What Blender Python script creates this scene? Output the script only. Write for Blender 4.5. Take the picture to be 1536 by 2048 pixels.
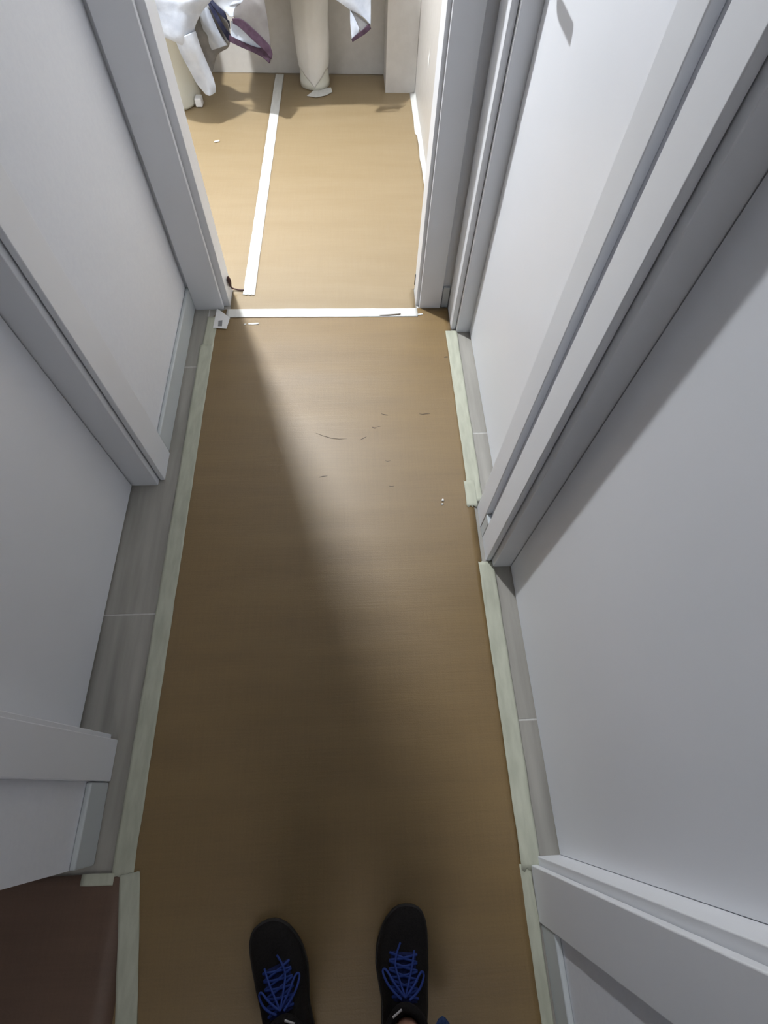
import bpy, bmesh, math, random
from mathutils import Vector, Matrix, noise
C = bpy.context.scene.collection
PI = math.pi
for o in list(bpy.data.objects): bpy.data.objects.remove(o)

# ---------------------------------------------------------------- camera, world, lamp, exposure
FOC = 1034.56
PIT, YAW, ROL = (math.radians(a) for a in (61.7706, 5.9040, -3.7841))
EYE = Vector((0, 0, 1.4))
FW = Vector((math.sin(YAW)*math.cos(PIT), math.cos(YAW)*math.cos(PIT), -math.sin(PIT)))
r0 = Vector((math.cos(YAW), -math.sin(YAW), 0)); d0 = FW.cross(r0)
RT = r0*math.cos(ROL) + d0*math.sin(ROL)
DN = -r0*math.sin(ROL) + d0*math.cos(ROL)
cam_d = bpy.data.cameras.new('camera'); cam = bpy.data.objects.new('camera', cam_d); C.objects.link(cam)
cam.matrix_world = Matrix(((RT.x, -DN.x, -FW.x, EYE.x), (RT.y, -DN.y, -FW.y, EYE.y), (RT.z, -DN.z, -FW.z, EYE.z), (0, 0, 0, 1)))
cam_d.sensor_fit = 'VERTICAL'; cam_d.sensor_height = 24; cam_d.lens = FOC/2048*24; cam_d.clip_start = 0.01
bpy.context.scene.camera = cam

w = bpy.data.worlds.new('world'); bpy.context.scene.world = w; w.use_nodes = True
w.node_tree.nodes['Background'].inputs[0].default_value = (0.55, 0.6, 0.7, 1)
w.node_tree.nodes['Background'].inputs[1].default_value = 0.02
LAMP = Vector((-0.70, 2.36, 2.39)); LAMP_RADIUS = 0.055
LAMP_STRENGTH = 2900; LAMP_COLOR = (0.95, 0.975, 1.0)
HALL_FILL = 8.0  # strength of the added fill panel in the hall
vs = bpy.context.scene.view_settings
vs.view_transform = 'Standard'; vs.look = 'None'; vs.gamma = 1; vs.use_curve_mapping = False; vs.exposure = 0.0

# ---------------------------------------------------------------- helpers
def ray(px, py):
    return RT*((px-768)/FOC) + DN*((py-1024)/FOC) + FW
def on(px, py, ax, val):            # photograph direction met with a real plane of the room
    v = ray(px, py); t = (val-EYE[ax])/v[ax]; return EYE + v*t
def fl(px, py, z=0.0): return on(px, py, 2, z)

def mat(name, col, rough=0.5, spec=0.5, emit=None, strength=0):
    m = bpy.data.materials.new(name); m.use_nodes = True
    b = m.node_tree.nodes['Principled BSDF']
    b.inputs['Base Color'].default_value = (*col, 1); b.inputs['Roughness'].default_value = rough
    b.inputs['Specular IOR Level'].default_value = spec
    if emit: b.inputs['Emission Color'].default_value = (*emit, 1); b.inputs['Emission Strength'].default_value = strength
    return m
def tex_mat(name, c1, c2, scale=(10, 10, 10), rough=0.5, bump=0.1, detail=4, spec=0.5, dist=0.002, lo=0.35, hi=0.65, nscale=1.0):
    m = mat(name, c1, rough, spec); nt = m.node_tree; N = nt.nodes; L = nt.links; b = N['Principled BSDF']
    tc = N.new('ShaderNodeTexCoord'); mp = N.new('ShaderNodeMapping'); mp.inputs['Scale'].default_value = scale
    L.new(tc.outputs['Object'], mp.inputs['Vector'])
    no = N.new('ShaderNodeTexNoise'); no.inputs['Scale'].default_value = nscale; no.inputs['Detail'].default_value = detail
    L.new(mp.outputs[0], no.inputs['Vector'])
    mr = N.new('ShaderNodeMapRange'); mr.inputs['From Min'].default_value = lo; mr.inputs['From Max'].default_value = hi
    L.new(no.outputs['Fac'], mr.inputs['Value'])
    mx = N.new('ShaderNodeMix'); mx.data_type = 'RGBA'; mx.inputs['A'].default_value = (*c1, 1); mx.inputs['B'].default_value = (*c2, 1)
    L.new(mr.outputs[0], mx.inputs['Factor']); L.new(mx.outputs['Result'], b.inputs['Base Color'])
    bp = N.new('ShaderNodeBump'); bp.inputs['Strength'].default_value = bump; bp.inputs['Distance'].default_value = dist
    L.new(no.outputs['Fac'], bp.inputs['Height']); L.new(bp.outputs[0], b.inputs['Normal'])
    return m

M = {}
M['lacquer'] = tex_mat('white_lacquer', (.785, .81, .86), (.80, .82, .87), (4, 4, 4), .32, .02, 2)
M['trimpaint'] = tex_mat('white_trim_paint', (.76, .78, .82), (.77, .79, .83), (6, 6, 6), .4, .03, 2)
M['paint'] = tex_mat('matt_white_wall_paint', (.78, .80, .85), (.80, .82, .865), (90, 90, 90), .75, .12, 4, .3)
M['bathpaint'] = tex_mat('bathroom_wall_paint', (.60, .58, .55), (.63, .61, .58), (30, 30, 30), .35, .04, 3)
M['ceiling'] = tex_mat('ceiling_paint', (.72, .72, .73), (.75, .75, .76), (60, 60, 60), .8, .08)
M['baseboard'] = tex_mat('white_baseboard', (.56, .60, .62), (.58, .62, .64), (8, 8, 8), .35, .02)
M['tape'] = tex_mat('masking_tape', (.45, .465, .375), (.54, .555, .455), (60, 14, 20), .65, .35, 5, .3)
M['whitetape'] = tex_mat('white_masking_tape', (.66, .66, .63), (.74, .74, .71), (60, 14, 20), .55, .3, 5, .3)
M['ceramic'] = mat('white_ceramic', (.68, .68, .60), .15)
M['wrap'] = tex_mat('wrapping_paper_white', (.70, .69, .65), (.76, .75, .72), (8, 8, 8), .55, .4, 5, .3, .006)
M['cloth'] = tex_mat('pale_blue_white_cloth', (.42, .46, .54), (.56, .60, .67), (14, 14, 14), .8, .6, 6, .2, .008)
M['greycloth'] = tex_mat('greyish_inner_cloth', (.19, .185, .19), (.27, .27, .275), (14, 14, 14), .85, .5, 6, .2, .006)
M['corner_shade'] = tex_mat('shaded_corner_cloth', (.13, .12, .118), (.18, .17, .165), (14, 14, 14), .85, .5, 6, .2, .006)  # cloth darkened to put the hanging corner's shade into its colour
M['trim'] = tex_mat('dark_purple_cloth_border', (.045, .025, .04), (.075, .045, .07), (50, 50, 50), .85, .4, 4, .2)
M['navytrim'] = tex_mat('navy_cloth_border', (.02, .022, .05), (.04, .045, .08), (50, 50, 50), .85, .4, 4, .2)
M['dark'] = mat('dark_rubber', (.012, .011, .012), .55)
M['grout'] = tex_mat('light_grey_grout', (.55, .55, .53), (.62, .62, .60), (80, 80, 80), .9, .3)
M['brass'] = mat('satin_steel', (.55, .55, .56), .3); M['brass'].node_tree.nodes['Principled BSDF'].inputs['Metallic'].default_value = 1
M['cord'] = mat('brown_cord', (.07, .025, .02), .5)
M['film'] = mat('glossy_clear_film', (.93, .93, .9), .06, 1.0)
M['mark'] = mat('dark_scuff', (.09, .065, .045), .8)
M['sticker'] = mat('white_sticker', (.82, .82, .82), .4)
M['print'] = mat('grey_print', (.22, .22, .23), .6)
M['bulb'] = mat('glowing_bulb', (1, 1, 1), .4, .5, LAMP_COLOR, LAMP_STRENGTH)
M['plastic'] = mat('white_plastic', (.75, .75, .75), .4)

def kraft(name, base, dark, rough=.5):
    m = mat(name, base, rough, .95); nt = m.node_tree; N = nt.nodes; L = nt.links; b = N['Principled BSDF']
    tc = N.new('ShaderNodeTexCoord')
    def nz(scale, det, ns=1):
        mp = N.new('ShaderNodeMapping'); mp.inputs['Scale'].default_value = scale; L.new(tc.outputs['Object'], mp.inputs['Vector'])
        n = N.new('ShaderNodeTexNoise'); n.inputs['Scale'].default_value = ns; n.inputs['Detail'].default_value = det; L.new(mp.outputs[0], n.inputs['Vector']); return n
    a = nz((2.2, 14, 1), 4); c = nz((300, 300, 1), 3); s = nz((6, 220, 1), 2); t = nz((220, 6, 1), 2)
    def math_(op, x, y):
        k = N.new('ShaderNodeMath'); k.operation = op
        for i, v in enumerate((x, y)):
            if isinstance(v, (int, float)): k.inputs[i].default_value = v
            else: L.new(v, k.inputs[i])
        return k.outputs[0]
    f = math_('ADD', math_('MULTIPLY', a.outputs['Fac'], .5), math_('MULTIPLY', c.outputs['Fac'], .25))
    f = math_('ADD', f, math_('MULTIPLY', math_('ADD', s.outputs['Fac'], t.outputs['Fac']), .2))
    mr = N.new('ShaderNodeMapRange'); mr.inputs['From Min'].default_value = .42; mr.inputs['From Max'].default_value = .72; L.new(f, mr.inputs['Value'])
    mx = N.new('ShaderNodeMix'); mx.data_type = 'RGBA'; mx.inputs['A'].default_value = (*dark, 1); mx.inputs['B'].default_value = (*base, 1)
    L.new(mr.outputs[0], mx.inputs['Factor']); L.new(mx.outputs['Result'], b.inputs['Base Color'])
    bp = N.new('ShaderNodeBump'); bp.inputs['Strength'].default_value = .22; bp.inputs['Distance'].default_value = .0012
    L.new(math_('ADD', c.outputs['Fac'], math_('ADD', s.outputs['Fac'], math_('MULTIPLY', a.outputs['Fac'], 3))), bp.inputs['Height']); L.new(bp.outputs[0], b.inputs['Normal'])
    return m
M['kraft'] = kraft('brown_kraft_paper', (.235, .150, .052), (.185, .114, .038))
M['kraftbath'] = kraft('bathroom_kraft_paper', (.31, .232, .130), (.27, .195, .10), .5)
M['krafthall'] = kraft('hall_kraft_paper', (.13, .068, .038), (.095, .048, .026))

def plank_mat():
    m = tex_mat('grey_wood_look_tile', (.30, .29, .26), (.41, .395, .36), (26, 2.2, 10), .38, .25, 6, .5, .0015)
    return m
M['plank'] = plank_mat()

def link(name, me, m, parent=None):
    o = bpy.data.objects.new(name, me); C.objects.link(o)
    if m: me.materials.append(m)
    if parent: o.parent = parent
    return o
def mesh(name, vs_, fs, m, parent=None, smooth=False):
    me = bpy.data.meshes.new(name); me.from_pydata([tuple(v) for v in vs_], [], fs); me.update()
    bm = bmesh.new(); bm.from_mesh(me); bmesh.ops.recalc_face_normals(bm, faces=bm.faces); bm.to_mesh(me); bm.free()
    if smooth:
        for p in me.polygons: p.use_smooth = True
    return link(name, me, m, parent)
def boxes(name, bs, m, parent=None, bevel=0.0, seg=2):
    V, F = [], []
    for (x0, x1, y0, y1, z0, z1) in bs:
        k = len(V)
        V += [(x, y, z) for x in (x0, x1) for y in (y0, y1) for z in (z0, z1)]
        F += [tuple(k+i for i in f) for f in ((0, 1, 3, 2), (4, 6, 7, 5), (0, 4, 5, 1), (2, 3, 7, 6), (0, 2, 6, 4), (1, 5, 7, 3))]
    o = mesh(name, V, F, m, parent)
    if bevel:
        b = o.modifiers.new('bevel', 'BEVEL'); b.width = bevel; b.segments = seg; b.limit_method = 'ANGLE'
        for p in o.data.polygons: p.use_smooth = True
        wn = o.modifiers.new('wn', 'WEIGHTED_NORMAL')
    return o
def tag(o, label, cat, group=None):
    o['label'] = label; o['category'] = cat
    if group: o['group'] = group
    return o
def struct(o): o['kind'] = 'structure'; return o
def empty(name, loc=(0, 0, 0), rz=0):
    o = bpy.data.objects.new(name, None); C.objects.link(o); o.location = loc; o.rotation_euler = (0, 0, rz); o.empty_display_size = .1; return o
def tube(name, pts, rad, m, parent=None, n=8, closed=False):
    cu = bpy.data.curves.new(name, 'CURVE'); cu.dimensions = '3D'; cu.bevel_depth = rad; cu.bevel_resolution = 2; cu.resolution_u = 6; cu.use_fill_caps = True
    sp = cu.splines.new('NURBS'); sp.points.add(len(pts)-1); sp.order_u = 3; sp.use_endpoint_u = True
    for p, q in zip(sp.points, pts): p.co = (*q, 1)
    t = bpy.data.objects.new('t', cu); C.objects.link(t)
    dg = bpy.context.evaluated_depsgraph_get(); me = bpy.data.meshes.new_from_object(t.evaluated_get(dg)); bpy.data.objects.remove(t)
    me.name = name
    for p in me.polygons: p.use_smooth = True
    me.materials.clear()
    return link(name, me, m, parent)
def lathe(name, prof, m, parent=None, n=32, sx=1, sy=1, loc=(0, 0, 0)):
    V, F = [], []
    for (r, z) in prof:
        for i in range(n):
            a = 2*PI*i/n; V.append((loc[0]+r*sx*math.cos(a), loc[1]+r*sy*math.sin(a), loc[2]+z))
    for j in range(len(prof)-1):
        for i in range(n):
            F.append((j*n+i, j*n+(i+1) % n, (j+1)*n+(i+1) % n, (j+1)*n+i))
    F.append(tuple(range(n))); F.append(tuple(range((len(prof)-1)*n, len(prof)*n)))
    return mesh(name, V, F, m, parent, True)

# relief of the loosely laid paper: shallow cross ripples
def pz(x, y):
    return .0035 + .0011*noise.noise(Vector((x*1.3, y*5.2, .3))) + .0010*noise.noise(Vector((x*2, y*15, 2.1)))
def sheet(name, poly_rows, m, parent=None, lift=0.0, thick=.0006, nx=24, follow=True, rag=0.0, seed=0):
    """poly_rows: list of (y, x_left, x_right); builds a thin sheet lying on the floor"""
    rows = []
    for (a, b) in zip(poly_rows[:-1], poly_rows[1:]):
        k = max(1, int(abs(b[0]-a[0])/.02))
        for i in range(k): t = i/k; rows.append(tuple(a[j]+(b[j]-a[j])*t for j in range(3)))
    rows.append(poly_rows[-1])
    V, F = [], []; n = nx+1
    for (y, xl, xr) in rows:
        e1 = rag*noise.noise(Vector((seed, y*9, 0))); e2 = rag*noise.noise(Vector((seed+5, y*9, 0)))
        for i in range(n):
            x = xl+e1+(xr+e2-xl-e1)*i/nx
            V.append((x, y, (pz(x, y) if follow else .003)+lift))
    for j in range(len(rows)-1):
        for i in range(nx): F.append((j*n+i, j*n+i+1, (j+1)*n+i+1, (j+1)*n+i))
    o = mesh(name, V, F, m, parent, True)
    s = o.modifiers.new('solid', 'SOLIDIFY'); s.thickness = thick; s.offset = 1
    return o
def strip(name, a, b, wid, m, lift=.0012, sag=0, seed=0, rag=.0015, ends=(.0, .0)):
    """straight tape from a to b (x,y) with width wid, wrinkled, following the paper"""
    a = Vector(a); b = Vector(b); d = (b-a); Ln = d.length; d /= Ln; nrm = Vector((-d.y, d.x)); k = max(4, int(Ln/.012)); nw = 8
    V, F = [], []
    for j in range(k+1):
        t = j/k
        e1 = rag*noise.noise(Vector((seed, t*Ln*14, 0))); e2 = rag*noise.noise(Vector((seed+9, t*Ln*14, 0)))
        for i in range(nw+1):
            u = i/nw-.5
            p = a+d*(t*Ln)+nrm*(u*wid+(e1 if u < 0 else e2)*abs(u)*2)
            if j == 0: p += d*(ends[0]*math.sin(i*2.3+seed))
            if j == k: p += d*(ends[1]*math.sin(i*2.3+seed))
            z = pz(p.x, p.y)+lift+.0005*noise.noise(Vector((p.x*60, p.y*9, seed)))+.0009*max(0, noise.noise(Vector((u*5, t*Ln*3, seed+3))))*(1-4*u*u)
            V.append((p.x, p.y, z))
    n = nw+1
    for j in range(k):
        for i in range(nw): F.append((j*n+i, j*n+i+1, (j+1)*n+i+1, (j+1)*n+i))
    o = mesh(name, V, F, m, None, True)
    s = o.modifiers.new('solid', 'SOLIDIFY'); s.thickness = .0005; s.offset = 1
    return o

# ---------------------------------------------------------------- floor: screed / grout bed with single planks
floor = struct(boxes('floor', [(-2.6, .60, -2.5, 3.65, -.12, -.0007)], M['grout']))
pm = {}
def plank(x0, x1, y0, y1):
    key = (round(x1-x0, 3), round(y1-y0, 3))
    if key not in pm:
        sx, sy = x1-x0-.003, y1-y0-.003; bv = .0012
        V = [(0, 0, -.01), (sx, 0, -.01), (sx, sy, -.01), (0, sy, -.01), (0, 0, -bv), (sx, 0, -bv), (sx, sy, -bv), (0, sy, -bv),
             (bv, bv, 0), (sx-bv, bv, 0), (sx-bv, sy-bv, 0), (bv, sy-bv, 0)]
        F = [(4, 5, 9, 8), (5, 6, 10, 9), (6, 7, 11, 10), (7, 4, 8, 11), (8, 9, 10, 11), (0, 1, 5, 4), (1, 2, 6, 5), (2, 3, 7, 6), (3, 0, 4, 7), (3, 2, 1, 0)]
        me = bpy.data.meshes.new('plank'); me.from_pydata(V, [], F); me.update(); me.materials.append(M['plank']); pm[key] = me
    o = bpy.data.objects.new('plank', pm[key]); C.objects.link(o); o.parent = floor; o.location = (x0+.001, y0+.001, 0)
    return o
offs = [.45, .02, .62, .33, .80, .138]
for i in range(6):
    x0 = -.75+.2*i; y = offs[i]-.903*2
    while y < 1.66:
        plank(x0, x0+.2, y, min(y+.903, 1.75)); y += .903
y = .138-.903
for yy in (.138-1.806, .138-.903, .138, 1.041): plank(.45, .60, yy, yy+.903)
for i in range(4):
    for yy in (-1.9, -1.0): plank(-.75-.2*(i+1), -.75-.2*i, yy+.2*(i % 3), min(yy+.9+.2*(i % 3), -.1))
for i in range(6):
    for yy in (1.75, 2.653): plank(-.75+.2*i, -.55+.2*i, yy, yy+.903 if yy < 2 else 3.53)

# ---------------------------------------------------------------- walls
HT = 2.45
XL, XR, YE = -.617, .385, 1.66
struct(boxes('wall_left', [(-.80, XL, .90, YE, 0, HT), (-.80, XL, -.122, .11, 0, HT), (-.80, XL, .11, .90, 2.08, HT)], M['paint']))
struct(boxes('wall_right', [(XR, .52, -2.4, -.19, 0, HT), (XR, .52, .59, .742, 0, HT), (XR, .52, 1.55, YE, 0, HT),
                            (XR, .52, -.19, .59, 2.08, HT), (XR, .52, .742, 1.55, 2.08, HT)], M['paint']))
struct(boxes('wall_end', [(-1.8, -.51, YE, 1.75, 0, HT), (.28, .52, YE, 1.75, 0, HT), (-.51, .28, YE, 1.75, 2.08, HT)], M['paint']))
struct(boxes('wall_hall', [(-2.6, -.80, -.122, 0, 0, HT)], M['paint']))
struct(boxes('wall_hall_left', [(-2.7, -2.6, -2.5, 0, 0, HT)], M['paint']))
struct(boxes('wall_behind', [(-2.7, .52, -2.5, -2.4, 0, HT)], M['paint']))
struct(boxes('wall_bathroom_back', [(-1.8, .36, 3.53, 3.65, 0, HT)], M['bathpaint']))
struct(boxes('wall_bathroom_right', [(.36, .48, 1.75, 3.65, 0, HT)], M['bathpaint']))
struct(boxes('wall_bathroom_left', [(-1.8, -1.7, 1.75, 3.53, 0, HT)], M['bathpaint']))
struct(boxes('wall_pipe_casing', [(.199, .36, 3.32, 3.53, 0, HT)], M['bathpaint'], bevel=.003))
struct(boxes('ceiling', [(-2.7, .55, -2.5, 3.65, HT, HT+.1)], M['ceiling']))

# baseboards
def bboard(name, b, bv=.004): return struct(boxes(name, [b], M['baseboard'], bevel=bv))
bboard('baseboard_left', (XL, -.604, .984, YE-.001, .001, .09))
bboard('baseboard_left_near', (XL, -.604, -.122, .041, .001, .09))
bboard('baseboard_right_near', (.372, XR, -2.4, -.274, .001, .09))
bboard('baseboard_right_middle', (.3685, XR, .653, .685, .001, .09), .002)
bboard('baseboard_right_corner', (.34, .366, 1.648, YE, .001, .09), .003)

# ---------------------------------------------------------------- doors (frame, architraves, leaf, lever handle)
def lever(parent, x, y, z, sgn, dirn):
    h = lathe('handle', [(.0, 0), (.026, 0), (.026, .006), (.024, .009), (.0, .009)], M['brass'], parent, 24)
    h.data.transform(Matrix.Translation((x, y, z)) @ Matrix.Rotation(sgn*PI/2, 4, 'Y'))
    tube('lever', [(x, y, z), (x+sgn*.02, y, z), (x+sgn*.042, y, z), (x+sgn*.052, y+dirn*.012, z), (x+sgn*.053, y+dirn*.06, z), (x+sgn*.053, y+dirn*.13, z)], .009, M['brass'], h)
def side_door(name, s, ya, yb, xf, xw, xa, arch_n, arch_f, hy, hdir):
    """s=+1 for right side; ya..yb clear opening; xf leaf face, xw jamb front, xa architrave front"""
    root = struct(empty(name, (0, 0, 0)))
    def bx(n, x0, x1, *r, **k):
        return boxes(n, [(min(x0, x1), max(x0, x1), *r)], k.get('m', M['trimpaint']), root, k.get('bevel', .002))
    leaf = bx('leaf', xf, xf+s*.04, ya+.0006, yb-.003, .006, 2.04, m=M['lacquer'], bevel=.0015)
    bx('jamb', xw, xf+s*.047, yb, yb+.036, 0, 2.08)
    bx('jamb', xw, xf+s*.047, ya-.036, ya, 0, 2.08)
    bx('jamb_head', xw, xf+s*.047, ya, yb, 2.043, 2.08)
    xb = XL if s < 0 else XR
    bx('architrave', xa, xb, arch_f[0], arch_f[1], 0, 2.06, bevel=.0025)
    bx('architrave', xa, xb, arch_n[0], arch_n[1], 0, 2.06, bevel=.0025)
    bx('architrave_head', xa, xb, arch_n[0], arch_f[1], 2.061, 2.135, bevel=.0025)
    lever(leaf, xf, hy, 1.03, -s, hdir)
    return root
side_door('door_1', -1, .147, .861, -.698, -.620, -.602, (.043, .134), (.879, .982), .205, 1)
side_door('door_2', 1, -.152, .556, .438, .387, .369, (-.272, -.168), (.575, .652), -.09, 1)
side_door('door_3', 1, .776, 1.512, .436, .386, .367, (.686, .757), (1.528, 1.644), 1.455, -1)
e = struct(empty('door_4'))
boxes('jamb', [(-.51, -.474, 1.662, 1.752, 0, 2.08)], M['trimpaint'], e, .002)
boxes('jamb', [(.243, .28, 1.660, 1.752, 0, 2.08)], M['trimpaint'], e, .002)
boxes('jamb_head', [(-.474, .243, 1.660, 1.752, 2.045, 2.08)], M['trimpaint'], e, .002)
boxes('architrave', [(-.604, -.497, 1.643, YE, 0, 2.06)], M['trimpaint'], e, .0025)
boxes('architrave', [(.255, .337, 1.643, YE, 0, 2.06)], M['trimpaint'], e, .0025)
boxes('architrave_head', [(-.604, .337, 1.643, YE, 2.061, 2.135)], M['trimpaint'], e, .0025)
lp = boxes('latch_slot', [(.2405, .2430, 1.742, 1.748, .03, .075)], M['dark'], e)

# ---------------------------------------------------------------- kraft paper
p1 = tag(sheet('kraft_paper', [(-1.2, -.535, .355), (-.15, -.535, .352), (1.50, -.535, .362), (1.53, -.535, .366), (1.60, -.535, .366), (1.642, -.49, .366)], M['kraft'], nx=40),
    'long brown kraft paper sheet covering the corridor floor', 'paper')
p2 = tag(sheet('kraft_paper', [(1.615, -.472, .241), (1.725, -.472, .241), (1.728, -.40, .241), (1.756, -.40, .241), (1.760, -.40, .352), (3.525, -.40, .352)], M['kraftbath'], lift=-.0008, nx=30),
    'pale brown paper sheet on the bathroom floor right of the lengthwise tape', 'paper')
p3 = tag(sheet('kraft_paper', [(1.70, -.472, -.395), (1.755, -.472, -.395), (1.76, -1.5, -.395), (3.525, -1.5, -.385)], M['kraftbath'], lift=-.0015, nx=30),
    'pale brown paper sheet on the bathroom floor under the toilet, left of the lengthwise tape', 'paper')
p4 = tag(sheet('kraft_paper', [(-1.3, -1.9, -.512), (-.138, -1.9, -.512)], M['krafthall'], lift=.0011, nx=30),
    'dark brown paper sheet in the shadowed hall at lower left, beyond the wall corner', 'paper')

# scuffs on the corridor paper
def scuff(pts, wid):
    V, F = [], []
    q = [fl(*p) for p in pts]; n = len(q)
    for i, p in enumerate(q):
        d = (q[min(i+1, n-1)]-q[max(i-1, 0)]); d.z = 0; d.normalize(); nr = Vector((-d.y, d.x, 0)); ww = wid*(math.sin(PI*(i+.35)/(n-.3)))
        for s_ in (-1, 1):
            v = p+nr*s_*ww; V.append((v.x, v.y, pz(v.x, v.y)+.0009))
    for i in range(n-1): F.append((2*i, 2*i+1, 2*i+3, 2*i+2))
    o = mesh('scuff_mark', V, F, M['mark'], p1)
    s = o.modifiers.new('s', 'SOLIDIFY'); s.thickness = .0003; s.offset = 1
scuff([(838, 829), (845, 830), (852, 829), (860, 829)], .0016)
scuff([(762, 829), (770, 831), (776, 832)], .0016)
scuff([(744, 856), (749, 858), (753, 857)], .0025)
scuff([(753, 854), (758, 855), (762, 854)], .0012)
scuff([(720, 882), (727, 878), (733, 875)], .0013)
scuff([(632, 868), (645, 873), (662, 878), (678, 880), (694, 879)], .0010)
scuff([(638, 956), (646, 954), (655, 953)], .0015)
scuff([(770, 923), (775, 924), (781, 923)], .0010)
scuff([(888, 717), (892, 716), (896, 716)], .003)
scuff([(778, 973), (783, 974), (788, 973)], .0010)

# ---------------------------------------------------------------- masking tape
tag(strip('masking_tape', (-.538, 1.455), (-.538, -.145), .047, M['tape'], .0014, seed=1, ends=(.003, .001)),
    'long greenish-cream masking tape along the left edge of the corridor paper', 'tape')
tag(strip('masking_tape', (-.531, 1.60), (-.535, 1.42), .040, M['tape'], .0010, seed=2),
    'short cream masking tape piece at the left corner before the bathroom doorway', 'tape')
tag(strip('masking_tape', (-.484, 1.617), (.246, 1.617), .046, M['whitetape'], .0022, seed=3, rag=.001),
    'white masking tape laid across the bathroom threshold', 'tape')
tag(strip('masking_tape', (.366, 1.515), (.366, .775), .043, M['tape'], .0014, seed=4),
    'cream masking tape on the right edge beside the far right door', 'tape')
tag(strip('masking_tape', (.352, .85), (.352, .757), .034, M['tape'], .0022, seed=5, ends=(.002, .004)),
    'short overlapping tape end touching the white trim between the right doors', 'tape')
tag(strip('masking_tape', (.368, .572), (.369, -.176), .045, M['tape'], .0016, seed=6, ends=(.002, .004)),
    'cream masking tape on the right edge beside the near right door', 'tape')
tag(strip('masking_tape', (.355, -.165), (.355, -1.1), .026, M['tape'], .0008, seed=7),
    'narrow tape strip at the foot of the lower right trim', 'tape')
tag(strip('masking_tape', tuple(fl(262, 1746).xy), tuple((fl(262, 1746)+(fl(255, 2048)-fl(262, 1746))*3).xy), .043, M['tape'], .0026, seed=8, ends=(.001, 0)),
    'dim tape strip in the lower left dark floor, left of the left shoe', 'tape')
tag(strip('masking_tape', (-.625, -.147), (-.555, -.149), .022, M['tape'], .0022, seed=9, rag=.002),
    'tiny crosswise tape piece at the foot of the left wall corner', 'tape')
tag(strip('masking_tape', tuple(fl(498, 592).xy), tuple(fl(560, 150).xy), .046, M['whitetape'], .0018, seed=10, ends=(.004, 0)),
    'long white tape running lengthwise down the bathroom floor', 'tape')
# tape along the bathroom right wall folded up on the wall
def wall_tape():
    V, F = [], []; k = 50
    for j in range(k+1):
        y = 2.42+(3.32-2.42)*j/k; e_ = .004*noise.noise(Vector((1, y*8, 0)))
        a = .340 + e_ - (.008 if y > 2.9 else 0)
        for (x, z) in ((a, pz(a, y)+.0010), (.350, .0055), (.3585, .006), (.3592, .022)): V.append((x, y, z))
    for j in range(k):
        for i in range(3): F.append((4*j+i, 4*j+i+1, 4*j+i+5, 4*j+i+4))
    o = mesh('masking_tape', V, F, M['whitetape'], None, True); s = o.modifiers.new('s', 'SOLIDIFY'); s.thickness = .0005; s.offset = -1; return o
tag(wall_tape(), 'white tape folded into the corner of the bathroom floor and right wall', 'tape')

# sticker with a small grey printed block, on the left end of the threshold tape
stq = [fl(435, 620), fl(461, 639), fl(454, 661), fl(427, 659), fl(431, 640)]
st = mesh('sticker', [(p.x, p.y, .0078) for p in stq]+[(p.x, p.y, .0084) for p in stq], [(0, 1, 2, 3, 4), (5, 6, 7, 8, 9)]+[(i, (i+1) % 5, 5+(i+1) % 5, 5+i) for i in range(5)], M['sticker'])
tag(st, 'white paper sticker with a small grey print at the left end of the threshold tape', 'sticker')
q = [fl(438, 645), fl(446, 644), fl(445, 656), fl(437, 656)]
mesh('print', [(p.x, p.y, .0086) for p in q], [(0, 1, 2, 3)], M['print'], st)

# glossy film scraps
def scrap(name, px, py, ln, wd, ang, label, seed):
    p = fl(px, py); V, F = [], []; n, mm = 14, 8
    for j in range(n+1):
        for i in range(mm+1):
            u = i/mm-.5; t = j/n-.5
            x = t*ln; y_ = u*wd*(1-.6*abs(t)); z = .0025*math.cos(u*PI)+.0012*noise.noise(Vector((t*6, u*4, seed)))
            V.append((x*math.cos(ang)-y_*math.sin(ang)+p.x, x*math.sin(ang)+y_*math.cos(ang)+p.y, .0058+z))
    for j in range(n):
        for i in range(mm): F.append((j*(mm+1)+i, j*(mm+1)+i+1, (j+1)*(mm+1)+i+1, (j+1)*(mm+1)+i))
    o = mesh(name, V, F, M['film'], None, True); s = o.modifiers.new('s', 'SOLIDIFY'); s.thickness = .0004; tag(o, label, 'scrap')
scrap('film_scrap_or_glint', 508, 650, .040, .010, .05, 'glossy white film scrap just in front of the threshold tape, left side', 1)
scrap('film_scrap_or_glint', 491, 651, .008, .007, .3, 'tiny glossy speck left of the film scrap before the threshold', 2)
scrap('film_scrap_or_glint', 434, 285, .026, .014, .5, 'small glossy scrap on the bathroom paper, left of the lengthwise tape', 3)
scrap('film_scrap_or_glint', 840, 631, .020, .009, .1, 'glossy film bit at the right end of the threshold tape', 4)
scrap('film_scrap_or_glint', 885, 1002, .008, .008, 1.2, 'tiny shiny speck on the corridor paper near the right tape', 5)
scrap('film_scrap_or_glint', 884, 1010, .007, .007, .2, 'tiny shiny speck just below the other one near the right tape', 6)
wall_glint = mesh('film_scrap_or_glint', [(.3585, 2.815, .300), (.3585, 2.835, .304), (.3585, 2.832, .375), (.3585, 2.818, .372), (.354, 2.824, .335)], [(0, 1, 4), (1, 2, 4), (2, 3, 4), (3, 0, 4), (0, 3, 2, 1)], M['film'])  # highlight on the wall, shaped as an added bright sliver
tag(wall_glint, 'small bright sliver added as a highlight on the bathroom right wall, low down', 'scrap')
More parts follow.
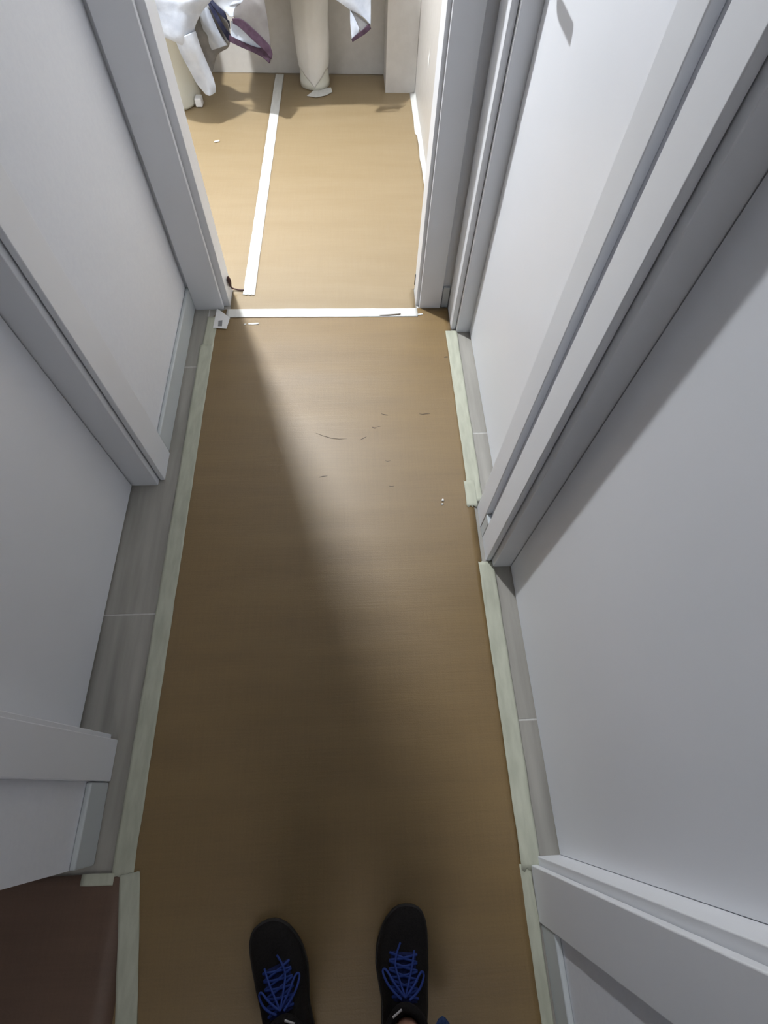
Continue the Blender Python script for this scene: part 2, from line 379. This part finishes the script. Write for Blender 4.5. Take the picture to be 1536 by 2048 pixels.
# small tear in the threshold tape
tq = [fl(758, 630, .0078), fl(775, 629, .0078), fl(802, 627, .0078), fl(800, 629, .0078), fl(776, 631, .0078), fl(760, 631, .0078)]
tag(mesh('tape_tear', [(p.x, p.y, .0079) for p in tq]+[(p.x, p.y, .0081) for p in tq], [tuple(range(6)), tuple(range(6, 12))]+[(i, (i+1) % 6, 6+(i+1) % 6, 6+i) for i in range(6)], M['mark']),
    'thin dark slit on the right part of the threshold tape', 'tear')

# brown cord at the left jamb of the bathroom doorway
c = tube('cord', [on(457, 556, 0, -.470), on(459, 562, 0, -.468), on(461, 570, 0, -.466), on(463, 576, 2, .012), fl(470, 578, .008), fl(478, 580, .007), fl(488, 580, .0070)], .0030, M['cord'])
tag(c, 'thin brown cord lying between the left door jamb and the tape end', 'cord')
cl = lathe('clip', [(0, -.022), (.004, -.020), (.007, -.004), (.0075, .008), (.004, .020), (0, .022)], M['cord'], c, 12)
cl.data.transform(Matrix.Translation(on(458.5, 563, 0, -.466)))

# ---------------------------------------------------------------- ceiling lamp in the bathroom
lamp = tag(empty('ceiling_lamp', (LAMP.x, LAMP.y, HT)), 'round white downlight on the bathroom ceiling, out of view', 'lamp')
lathe('housing', [(0, 0), (.066, 0), (.070, -.01), (.070, -.060), (.066, -.066), (.058, -.066), (.056, -.055), (0, -.055)], M['plastic'], lamp, 24)
lathe('bulb', [(0, -.056), (LAMP_RADIUS, -.056), (LAMP_RADIUS, -.060), (0, -.060)], M['bulb'], lamp, 32)

# unseen fill panel added in the hall to brighten faces towards the camera
hall_fill = tag(empty('hall_fill_panel', (-.10, -1.95, HT)), 'dim square fill light panel added far back in the hall, out of view', 'lamp')
boxes('added_fill_frame', [(-.30, .30, -.30, .30, -.02, -.001)], M['plastic'], hall_fill, .003)
boxes('fill_face', [(-.28, .28, -.28, .28, -.024, -.021)], mat('dim_fill_glow', (.8, .8, .8), .5, .5, (1.0, .97, .93), HALL_FILL), hall_fill)

# ---------------------------------------------------------------- washbasin on pedestal
basin = tag(empty('washbasin', (-.180, 3.40, 0)), 'white ceramic pedestal washbasin against the bathroom back wall', 'washbasin')
lathe('pedestal', [(0, .007), (.080, .007), (.080, .03), (.074, .075), (.064, .10), (.068, .4), (.085, .66), (0, .66)], M['ceramic'], basin, 40, 1, .95)
lathe('bowl', [(0, .64), (.12, .65), (.22, .70), (.275, .78), (.285, .83), (.275, .835), (.24, .80), (.15, .73), (0, .71)], M['ceramic'], basin, 48, 1.02, .42, (0, -.05, 0))
# paper wrap around the pedestal, ending in a point at the front
V, F = [], []; n, k = 64, 40
for j in range(k+1):
    t = j/k
    for i in range(n):
        a = 2*PI*i/n - PI/2; fr = abs(math.atan2(math.sin(a+PI/2), math.cos(a+PI/2)))  # 0 at the front
        zb = .016+.072*min(1, (fr/1.0)**.8)
        z = zb+(.56-zb)*t
        r = .0795+.014*min(1, z/.36)+.003*math.sin(fr*7)*t + .0025*noise.noise(Vector((math.cos(a)*3, math.sin(a)*3, z*12)))
        r *= 1-.05*max(0, 1-t*9)
        V.append((r*math.cos(a)-.180+.004*(z-.1), 3.40+.97*r*math.sin(a)-.004, z))
for j in range(k):
    for i in range(n): F.append((j*n+i, j*n+(i+1) % n, (j+1)*n+(i+1) % n, (j+1)*n+i))
wr = mesh('paper_wrap', V, F, M['wrap'], None, True); wr.modifiers.new('s', 'SOLIDIFY').thickness = .0015
tag(wr, 'white paper wrapped around the washbasin pedestal, pointed at the bottom', 'wrapping')
pt = [fl(628, 184), fl(662, 178), fl(665, 187), fl(652, 194), fl(632, 198), fl(614, 195)]
tp = mesh('masking_tape', [(p.x, p.y, .007) for p in pt]+[(p.x, p.y, .0078) for p in pt], [tuple(range(6)), tuple(range(6, 12))]+[(i, (i+1) % 6, 6+(i+1) % 6, 6+i) for i in range(6)], M['whitetape'])
tag(tp, 'small white tape patch on the floor at the foot of the pedestal', 'tape')

# ---------------------------------------------------------------- toilet, left of the basin
toilet = tag(empty('toilet', (-.900, 3.20, 0)), 'white toilet standing left of the washbasin, mostly under a sheet', 'toilet')
lathe('pan', [(0, .007), (.125, .007), (.13, .02), (.115, .09), (.12, .18), (.16, .30), (.185, .38), (.19, .40), (0, .40)], M['ceramic'], toilet, 40, 1.0, 1.2, (0, .03, 0))
lathe('seat', [(0, .402), (.185, .402), (.192, .41), (.190, .425), (.17, .432), (0, .432)], M['plastic'], toilet, 40, 1, 1.3, (0, .0, 0))
boxes('cistern', [(-.18, .18, .17, .325, .42, .78)], M['ceramic'], toilet, .02)
tl = boxes('floor_bracket', [(.115, .15, -.07, -.02, .006, .045)], M['plastic'], toilet, .006)

# ---------------------------------------------------------------- draped cloths
def cr(p0, p1, p2, p3, t):
    return .5*((2*p1)+(-p0+p2)*t+(2*p0-5*p1+4*p2-p3)*t*t+(-p0+3*p1-3*p2+p3)*t**3)
def interp(row, n):
    out = []; k = len(row)-1
    for i in range(n+1):
        s_ = i/n*k; j = min(int(s_), k-1); t = s_-j
        out.append(cr(row[max(j-1, 0)], row[j], row[j+1], row[min(j+2, k)], t))
    return out
def patch(name, rows, m, parent=None, nu=40, nv=40, wr=.004, fr=14, seed=0, thick=.003):
    R = [interp(r, nu) for r in rows]
    cols = [interp([R[j][i] for j in range(len(R))], nv) for i in range(nu+1)]
    V, F = [], []
    for j in range(nv+1):
        for i in range(nu+1):
            p = cols[i][j].copy()
            nvx = noise.noise_vector(p*fr+Vector((seed, 0, 0))); p += Vector((nvx.x*.2, nvx.y, nvx.z*.2))*wr
            V.append(p)
    for j in range(nv):
        for i in range(nu): F.append((j*(nu+1)+i, j*(nu+1)+i+1, (j+1)*(nu+1)+i+1, (j+1)*(nu+1)+i))
    o = mesh(name, V, F, m, parent, True)
    s = o.modifiers.new('s', 'SOLIDIFY'); s.thickness = thick; s.offset = 0
    return o
def P(px, py, Y): return on(px, py, 1, Y)
def W(*t): return Vector(t)

# sheet over the basin: rim line goes left side, front, right side; hem hangs below
rim = [W(-.50, 3.50, .845), W(-.51, 3.30, .85), W(-.47, 3.13, .85), W(-.34, 3.05, .85), W(-.18, 3.03, .85), W(-.02, 3.05, .85), W(.09, 3.12, .85), W(.13, 3.28, .85), W(.125, 3.31, .845)]
hem = [W(-.54, 3.48, .52), W(-.56, 3.30, .48), W(-.55, 3.10, .42), P(470, 10, 3.00), P(585, -12, 3.02), P(668, -4, 3.03), P(738, -6, 3.05), W(.15, 3.20, .52), W(.15, 3.31, .54)]
mid = [a*.45+b*.55+W(0, 0, 0) for a, b in zip(rim, hem)]
top = [W(-.18, 3.50, .86)]*2+[W(-.18, 3.40, .855)]*5+[W(-.10, 3.45, .86)]*2
cloth1 = patch('sheet_cloth', [top, rim, mid, hem], M['cloth'], None, 90, 50, .008, 11, 3)
tag(cloth1, 'pale sheet with a dark border thrown over the washbasin, corners hanging', 'cloth')
# hanging left corner: outer face with painted shade, white inner face, dark borders
patch('corner_outer', [[P(468, -6, 3.02), P(500, -8, 3.0), P(528, -6, 2.99)], [P(466, 30, 3.0), P(510, 10, 2.98), P(536, 45, 2.98)], [P(478, 42, 2.995), P(512, 66, 2.98), P(542, 98, 2.975)]], M['corner_shade'], cloth1, 26, 26, .003, 20, 5)
patch('border', [[P(465, 37, 2.99), P(485, 40, 2.985), P(515, 66, 2.975), P(538, 90, 2.97), P(545, 108, 2.965)], [P(466, 46, 2.99), P(482, 57, 2.985), P(508, 82, 2.975), P(529, 101, 2.97), P(543, 119, 2.965)]], M['trim'], cloth1, 26, 8, .002, 20, 6, .004)
patch('corner_inner', [[P(462, 42, 3.03), P(484, 54, 3.02), P(512, 82, 3.01), P(540, 108, 2.99)], [P(462, 76, 3.03), P(484, 86, 3.02), P(512, 97, 3.01), P(540, 114, 2.99)]], M['cloth'], cloth1, 20, 12, .002, 20, 7)
patch('border', [[P(458, 70, 3.02), P(482, 82, 3.01), P(510, 94, 3.0), P(530, 97, 2.985), P(544, 106, 2.97)], [P(458, 82, 3.02), P(480, 93, 3.01), P(505, 104, 3.0), P(525, 115, 2.985), P(539, 127, 2.97)]], M['trim'], cloth1, 26, 8, .002, 20, 8, .004)
# white tip between the two borders at the left
patch('corner_outer', [[P(418, -8, 3.02), P(440, -8, 3.01), P(470, -8, 3.0)], [P(438, 12, 3.02), P(455, 10, 3.01), P(490, 8, 3.0)], [P(456, 28, 3.01), P(463, 34, 3.0), P(478, 26, 3.0)]], M['cloth'], cloth1, 20, 20, .003, 16, 9)
# right corner
patch('corner_outer', [[P(660, -8, 3.03), P(700, -8, 3.02), P(742, -8, 3.03)], [P(682, 6, 3.03), P(712, 10, 3.02), P(742, 20, 3.03)], [P(702, 20, 3.03), P(724, 32, 3.02), P(741, 50, 3.02)]], M['cloth'], cloth1, 24, 20, .003, 14, 11)
patch('corner_inner', [[P(702, 20, 3.035), P(720, 33, 3.03), P(737, 48, 3.025)], [P(706, 38, 3.035), P(716, 48, 3.03), P(728, 58, 3.025)], [P(714, 50, 3.035), P(718, 58, 3.03), P(723, 64, 3.025)]], M['greycloth'], cloth1, 16, 16, .001, 14, 12)
patch('corner_tip', [[P(700, 20, 3.03), P(707, 32, 3.03), P(719, 58, 3.02)], [P(701, 45, 3.03), P(708, 52, 3.02), P(717, 64, 3.02)], [P(704, 80, 3.02), P(708, 78, 3.02), P(715, 70, 3.02)]], M['cloth'], cloth1, 16, 16, .001, 14, 13)
patch('border', [[P(703, 78, 3.015), P(714, 68, 3.012), P(726, 59, 3.01), P(738, 47, 3.01)], [P(705, 84, 3.015), P(717, 76, 3.012), P(730, 68, 3.01), P(742, 57, 3.01)]], M['trim'], cloth1, 18, 6, .001, 14, 14, .004)

# sheet over the toilet with a long lobe hanging at the front corner
cloth2 = patch('toilet_sheet', [
    [W(-1.12, 3.46, .50), W(-.98, 3.46, .82), W(-.80, 3.46, .82), W(-.69, 3.44, .60)],
    [W(-1.12, 3.10, .46), W(-.98, 3.06, .47), W(-.78, 3.06, .47), W(-.67, 3.12, .44)],
    [P(285, -10, 2.93), P(330, -10, 2.90), P(385, -10, 2.90), P(428, -12, 2.98)],
    [P(300, 20, 2.93), P(340, 25, 2.89), P(375, 28, 2.89), P(402, 25, 2.95)],
    [P(310, 60, 2.94), P(345, 76, 2.90), P(368, 72, 2.89), P(388, 62, 2.93)],
    [P(322, 72, 2.96), P(352, 84, 2.93), P(376, 102, 2.92), P(399, 88, 2.93)]], M['cloth'], None, 60, 90, .006, 9, 21)
tag(cloth2, 'bright white sheet draped over the toilet, left of the basin sheet', 'cloth')
patch('hanging_lobe', [
    [P(350, 78, 2.915), P(373, 70, 2.89), P(391, 62, 2.925)],
    [P(362, 108, 2.93), P(383, 98, 2.90), P(399, 88, 2.935)],
    [P(378, 138, 2.95), P(396, 124, 2.92), P(411, 118, 2.95)],
    [P(393, 166, 2.96), P(409, 152, 2.935), P(424, 148, 2.96)],
    [P(405, 181, 2.96), P(417, 176, 2.945), P(431, 172, 2.96)],
    [P(411, 188, 2.965), P(420, 191, 2.95), P(431, 184, 2.965)]], M['cloth'], cloth2, 24, 50, .003, 12, 22)

# grey crumpled blanket between toilet and basin, with two thin navy stripes
cloth3 = patch('blanket', [
    [P(380, -10, 3.22), P(405, -10, 3.18), P(425, -10, 3.13), P(450, -8, 3.12)],
    [P(386, 30, 3.22), P(402, 32, 3.16), P(428, 28, 3.12), P(452, 24, 3.13)],
    [P(388, 70, 3.22), P(408, 72, 3.15), P(434, 66, 3.14), P(458, 56, 3.14)],
    [P(398, 110, 3.24), P(416, 108, 3.17), P(438, 96, 3.15), P(460, 84, 3.15)],
    [P(410, 140, 3.26), P(424, 142, 3.20), P(434, 112, 3.18), P(454, 98, 3.17)]], M['greycloth'], None, 50, 50, .014, 17, 31)
tag(cloth3, 'grey crumpled blanket with navy stripes hanging between toilet and basin', 'blanket')
patch('stripe', [[P(412, -8, 3.115), P(430, 18, 3.105), P(446, 34, 3.10), P(459, 42, 3.11)], [P(420, -8, 3.115), P(440, 14, 3.105), P(452, 30, 3.10), P(460, 58, 3.11)]], M['navytrim'], cloth3, 24, 6, .001, 14, 32, .004)
patch('stripe', [[P(410, -4, 3.115), P(426, 28, 3.105), P(440, 54, 3.10), P(458, 84, 3.12)], [P(416, -4, 3.115), P(433, 25, 3.105), P(447, 50, 3.10), P(461, 68, 3.12)]], M['navytrim'], cloth3, 24, 6, .001, 14, 33, .004)
patch('fold', [[P(395, 0, 3.14), P(408, 10, 3.10), P(418, 20, 3.12)], [P(404, 50, 3.14), P(420, 55, 3.10), P(436, 60, 3.12)], [P(424, 100, 3.16), P(438, 96, 3.12), P(455, 90, 3.13)]], M['cloth'], cloth3, 24, 30, .004, 20, 34)

# ---------------------------------------------------------------- person: shoes, legs and the rest of the body behind the camera
M['shoe'] = tex_mat('black_mesh_shoe_fabric', (.010, .009, .009), (.018, .016, .016), (300, 300, 300), .8, .4, 3, .2)
M['sole'] = mat('black_rubber_sole', (.014, .013, .014), .6)
M['lace'] = mat('blue_lace', (.035, .07, .30), .7, .2)
M['tongue'] = tex_mat('dark_blue_tongue', (.012, .018, .075), (.02, .03, .11), (200, 200, 200), .8, .4, 3, .2)
M['logo'] = mat('white_mark', (.7, .7, .7), .5)
M['skin'] = mat('skin', (.42, .22, .15), .55)
M['jeans'] = tex_mat('blue_denim', (.03, .06, .16), (.06, .10, .24), (200, 200, 200), .85, .4, 3, .2)
M['shirt'] = tex_mat('dark_grey_cotton', (.06, .06, .07), (.08, .08, .09), (200, 200, 200), .85, .3, 3, .2)
M['hair'] = mat('dark_brown_hair', (.03, .02, .015), .6)
person = tag(empty('person', (0, -.45, 0)), 'person in black laced shoes and blue trousers standing on the paper, seen from above', 'person')
person_off = Vector((0, -.45, 0))
def make_shoe(toe, heel, side):
    toe = Vector(toe); heel = Vector(heel); d = (heel-toe); Ln = d.length; d.normalize(); n_ = Vector((-d.y, d.x))
    inn = n_ * (1 if side > 0 else -1)   # towards the inside of the foot
    S = [(0.0, .004, .022, 0), (.012, .018, .030, 0), (.04, .029, .038, 0), (.09, .039, .045, 0), (.16, .046, .050, 0), (.26, .051, .055, 0), (.38, .052, .066, 0), (.48, .048, .080, .0), (.56, .045, .091, 0), (.68, .043, .094, 0), (.80, .041, .090, 0), (.92, .037, .092, 0), (.98, .026, .088, 0), (1.0, .010, .08, 0)]
    def sec(s_):
        for a, b in zip(S[:-1], S[1:]):
            if a[0] <= s_ <= b[0]:
                t = (s_-a[0])/(b[0]-a[0]); t2 = t
                return a[1]+(b[1]-a[1])*t2, a[2]+(b[2]-a[2])*t2
        return S[-1][1:3]
    def curve_off(s_): return .010*math.sin(min(1, s_/.6)*PI)*-1
    def at(s_, u, z):
        p = toe+d*(s_*Ln)+inn*(u + curve_off(s_)); return Vector((p.x, p.y, z))-person_off
    nS, nU = 40, 20
    V, F = [], []
    for j in range(nS+1):
        s_ = (1-math.cos(PI*j/nS))/2; ww, hh = sec(s_)
        for i in range(nU+1):
            a = PI*i/nU; cx, cz = math.cos(a), math.sin(a)
            u = math.copysign(abs(cx)**.8, cx)*ww; z = .022+(hh-.022)*abs(cz)**.75
            V.append(at(s_, u, z))
    for j in range(nS):
        for i in range(nU): F.append((j*(nU+1)+i, j*(nU+1)+i+1, (j+1)*(nU+1)+i+1, (j+1)*(nU+1)+i))
    for j in range(nS): F.append((j*(nU+1), (j+1)*(nU+1), (j+1)*(nU+1)+nU, j*(nU+1)+nU))
    shoe = mesh('shoe', V, F, M['shoe'], person, True)
    shoe['label'] = 'black %s shoe with a blue tongue and blue laces' % ('left' if side < 0 else 'right')
    # sole
    V, F = [], []; per = []
    for sg in (1, -1):
        rng = range(0, nS+1) if sg == 1 else range(nS, -1, -1)
        for j in rng:
            s_ = (1-math.cos(PI*j/nS))/2; ww, hh = sec(s_)
            per.append((s_, sg*(ww+.003)))
    for (z, k_) in ((.006, .96), (.012, 1), (.024, 1), (.027, .97)):
        for (s_, u) in per: V.append(at(.5+(s_-.5)*(1.012 if k_ == 1 else .99), u*k_, z))
    n_p = len(per)
    for r_ in range(3):
        for i in range(n_p): F.append((r_*n_p+i, r_*n_p+(i+1) % n_p, (r_+1)*n_p+(i+1) % n_p, (r_+1)*n_p+i))
    F.append(tuple(range(n_p))); F.append(tuple(range(3*n_p, 4*n_p)))
    mesh('sole', V, F, M['sole'], shoe)
    def surf(s_, f_, lift):      # point on the upper, f_ in -1..1 across
        ww, hh = sec(s_); a = math.acos(max(-1, min(1, f_)))
        return at(s_, math.copysign(abs(f_)**.8, f_)*ww, .022+(hh-.022)*abs(math.sin(a))**.75+lift)
    rows = [[surf(.27+.26*j/12, -.42+.84*i/8, .002) for i in range(9)] for j in range(13)]
    V = [p for r_ in rows for p in r_]; F = [(j*9+i, j*9+i+1, (j+1)*9+i+1, (j+1)*9+i) for j in range(12) for i in range(8)]
    tg = mesh('tongue', V, F, M['tongue'], shoe, True); tg.modifiers.new('s', 'SOLIDIFY').thickness = .003
    for q_ in range(5):
        s1 = .28+.047*q_
        for sg in (-1, 1):
            lc = tube('lace', [surf(s1, -.46*sg, .003), surf(s1+.010, -.2*sg, .006), surf(s1+.028, .1*sg, .007), surf(s1+.043, .46*sg, .003)], .0024, M['lace'], shoe)
    # bow loops
    for sg in (-1, 1):
        tube('lace', [surf(.50, 0, .010), surf(.44, .30*sg, .014), surf(.36, .62*sg, .010), surf(.39, .80*sg, .009), surf(.47, .5*sg, .013), surf(.51, .1*sg, .010)], .0022, M['lace'], shoe)
        tube('lace', [surf(.50, 0, .010), surf(.40, .15*sg, .013), surf(.31, .30*sg, .010), surf(.235+.02*sg, .22*sg+.12, .006)], .0020, M['lace'], shoe)
    # padded collar with a small white mark on its front
    cc = at(.70, 0, 0); ring = []
    V, F = [], []; n1, n2 = 28, 10
    for i in range(n1):
        a = 2*PI*i/n1; p = at(.73+.18*math.cos(a)*-1, .036*math.sin(a), .096+.012*(1-math.cos(a))/2*0)
        for k2 in range(n2):
            b = 2*PI*k2/n2; rr = .009
            out = at(.73+.18*math.cos(a)*-1.05, .036*math.sin(a)*1.05, .096)-p; out.z = 0; out.normalize()
            V.append(p+out*rr*math.cos(b)+Vector((0, 0, rr*1.3*math.sin(b))))
    for i in range(n1):
        for k2 in range(n2): F.append((i*n2+k2, ((i+1) % n1)*n2+k2, ((i+1) % n1)*n2+(k2+1) % n2, i*n2+(k2+1) % n2))
    mesh('collar', V, F, M['shoe'], shoe, True)
    a0, b0 = at(.545, -.010, .108), at(.590, -.028, .108)
    wv = Vector((.002, .003, 0))
    pts = [a0+(b0-a0)*t+Vector((0, 0, .004)) for t in (0, .5, 1)]
    tube('white_mark', pts, .0020, M['logo'], shoe)
    return at(.71, 0, .09)
ankL = make_shoe((-.222, -.238), (-.130, -.487), -1)
ankR = make_shoe((.086, -.224), (.056, -.487), 1)

def skin_mesh(name, pts, edges, rad, m, parent, sub=2, root=0):
    me = bpy.data.meshes.new(name); me.from_pydata([tuple(p) for p in pts], edges, []); o = link(name, me, None, None)
    sk = o.modifiers.new('skin', 'SKIN'); sk.use_smooth_shade = True
    for i, r_ in enumerate(rad):
        v = me.skin_vertices[0].data[i]; v.radius = (r_, r_) if not isinstance(r_, tuple) else r_; v.use_root = (i == root)
    ss = o.modifiers.new('sub', 'SUBSURF'); ss.levels = sub; ss.render_levels = sub
    dg = bpy.context.evaluated_depsgraph_get(); m2 = bpy.data.meshes.new_from_object(o.evaluated_get(dg)); bpy.data.objects.remove(o)
    m2.name = name; m2.materials.clear()
    for p in m2.polygons: p.use_smooth = True
    return link(name, m2, m, parent)
o_ = person_off
def L_(x, y, z): return Vector((x, y, z))-o_
aL = Vector((ankL.x, ankL.y, 0)); aR = Vector((ankR.x, ankR.y, 0))
pts = [L_(-.03, -.47, .93), L_(-.03, -.47, 1.08), L_(-.03, -.49, 1.28), L_(-.03, -.50, 1.42), L_(-.03, -.49, 1.50), L_(-.03, -.46, 1.58),      # pelvis..head base
       L_(-.13, -.47, .86), L_(-.125, -.46, .48), aL+Vector((0, -.01, .14)), aL+Vector((0, .005, .04)),
       L_(.07, -.47, .86), L_(.075, -.46, .48), aR+Vector((0, -.01, .14)), aR+Vector((0, .005, .04)),
       L_(-.20, -.50, 1.42), L_(-.27, -.44, 1.16), L_(-.115, -.19, 1.29), L_(.14, -.50, 1.42), L_(.21, -.44, 1.16), L_(.075, -.19, 1.29)]
ed = [(0, 1), (1, 2), (2, 3), (3, 4), (4, 5), (0, 6), (6, 7), (7, 8), (8, 9), (0, 10), (10, 11), (11, 12), (12, 13), (3, 14), (14, 15), (15, 16), (3, 17), (17, 18), (18, 19)]
rad = [(.14, .10), (.125, .09), (.15, .10), (.11, .08), .055, .06, .080, .055, .036, .032, .080, .055, .036, .032, .055, .042, .028, .055, .042, .028]
body = skin_mesh('body', pts, ed, rad, M['skin'], person)
# trousers, each leg flaring a little at the hem
tp_ = [L_(-.03, -.47, .98), L_(-.03, -.47, .90), L_(-.13, -.47, .83), L_(-.125, -.465, .48), aL+Vector((-.006, -.028, .16)), L_(.07, -.47, .83), L_(.075, -.465, .48), aR+Vector((.012, -.022, .16))]
skin_mesh('trousers', tp_, [(0, 1), (1, 2), (2, 3), (3, 4), (1, 5), (5, 6), (6, 7)], [(.155, .115), (.165, .12), .100, .078, .066, .100, .078, .066], M['jeans'], person)
tube('trouser_hem', [aR+Vector(v) for v in ((.062, .026, .125), (.074, .012, .118), (.074, -.01, .12), (.066, -.03, .12))], .012, M['jeans'], person)
tube('trouser_hem', [aL+Vector(v) for v in ((-.052, .026, .115), (-.068, .012, .11), (-.068, -.01, .115), (-.060, -.03, .12))], .012, M['jeans'], person)
sp_ = [L_(-.03, -.47, .95), L_(-.03, -.475, 1.12), L_(-.03, -.49, 1.30), L_(-.03, -.50, 1.43), L_(-.20, -.50, 1.425), L_(-.245, -.46, 1.26), L_(.14, -.50, 1.425), L_(.185, -.46, 1.26)]
skin_mesh('shirt', sp_, [(0, 1), (1, 2), (2, 3), (3, 4), (4, 5), (3, 6), (6, 7)], [(.165, .125), (.15, .115), (.17, .12), (.12, .09), .07, .062, .07, .062], M['shirt'], person)
# head, face, hair
hc = L_(-.03, -.42, 1.66)
def ell(name, c_, rx, ry, rz, m, par, n=24, cut=None):
    bm = bmesh.new(); bmesh.ops.create_uvsphere(bm, u_segments=n, v_segments=n//2, radius=1)
    for v in bm.verts:
        if cut: cut(v)
        v.co = Vector((v.co.x*rx, v.co.y*ry, v.co.z*rz)) + c_
    me = bpy.data.meshes.new(name); bm.to_mesh(me); bm.free()
    for p in me.polygons: p.use_smooth = True
    return link(name, me, m, par)
def facecut(v):
    x, y, z = v.co
    if z < 0: v.co.x *= 1+z*.28; v.co.y *= 1+z*.10
    if y > .6 and abs(x) < .22 and -.35 < z < .15: v.co.y += .20*(1-abs(x)/.22)*(.15-z)
    if y > .5 and .02 < z < .22 and .2 < abs(x) < .55: v.co.y -= .07
head = ell('head', hc, .076, .098, .115, M['skin'], person, 48, facecut)
for sx in (-1, 1):
    ell('ear', hc+Vector((sx*.077, -.005, -.01)), .010, .018, .030, M['skin'], head, 12)
    ell('eye', hc+Vector((sx*.030, .082, .008)), .012, .010, .009, mat('eye_white', (.7, .7, .7), .2), head, 12)
ell('mouth', hc+Vector((0, .088, -.062)), .024, .007, .006, mat('lips', (.35, .12, .10), .5), head, 12)
def haircut(v):
    if v.co.y > .3 and v.co.z < .45: v.co.y = .3
ell('hair', hc+Vector((0, -.014, .022)), .083, .100, .105, M['hair'], head, 32, haircut)
# phone held just behind the lens, and the hands on its sides
pc = EYE + DN*.055 - FW*.012
ph = boxes('phone', [(-.037, .037, -.078, .078, -.004, .004)], M['dark'], None, .003)
ph.matrix_world = Matrix(((RT.x, -DN.x, -FW.x, pc.x), (RT.y, -DN.y, -FW.y, pc.y), (RT.z, -DN.z, -FW.z, pc.z), (0, 0, 0, 1)))
tag(ph, 'dark phone held by the standing person, out of view above the floor', 'phone')
for sx in (-1, 1):
    wrist = (L_(-.115, -.19, 1.29) if sx < 0 else L_(.075, -.19, 1.29))
    base = pc+RT*sx*.055+DN*.075-FW*.012-o_
    pp = [wrist, base]; ee = [(0, 1)]; rr = [.027, (.034, .018)]
    for k_ in range(4):
        f0 = pc+RT*sx*.052+DN*(.060-.018*k_)-o_; f1 = pc+RT*sx*.046+DN*(.055-.018*k_)+FW*.010-o_; f2 = pc+RT*sx*(.028-.002*k_)+DN*(.054-.018*k_)+FW*.012-o_
        b_ = len(pp); pp += [f0, f1, f2]; ee += [(1, b_), (b_, b_+1), (b_+1, b_+2)]; rr += [.0085, .0078, .0068]
    t0 = pc+RT*sx*.046+DN*.055-FW*.018-o_; t1 = pc+RT*sx*.022+DN*.035-FW*.014-o_; b_ = len(pp); pp += [t0, t1]; ee += [(1, b_), (b_, b_+1)]; rr += [.0105, .0085]
    skin_mesh('hand', pp, ee, rr, M['skin'], person, 1, 1)
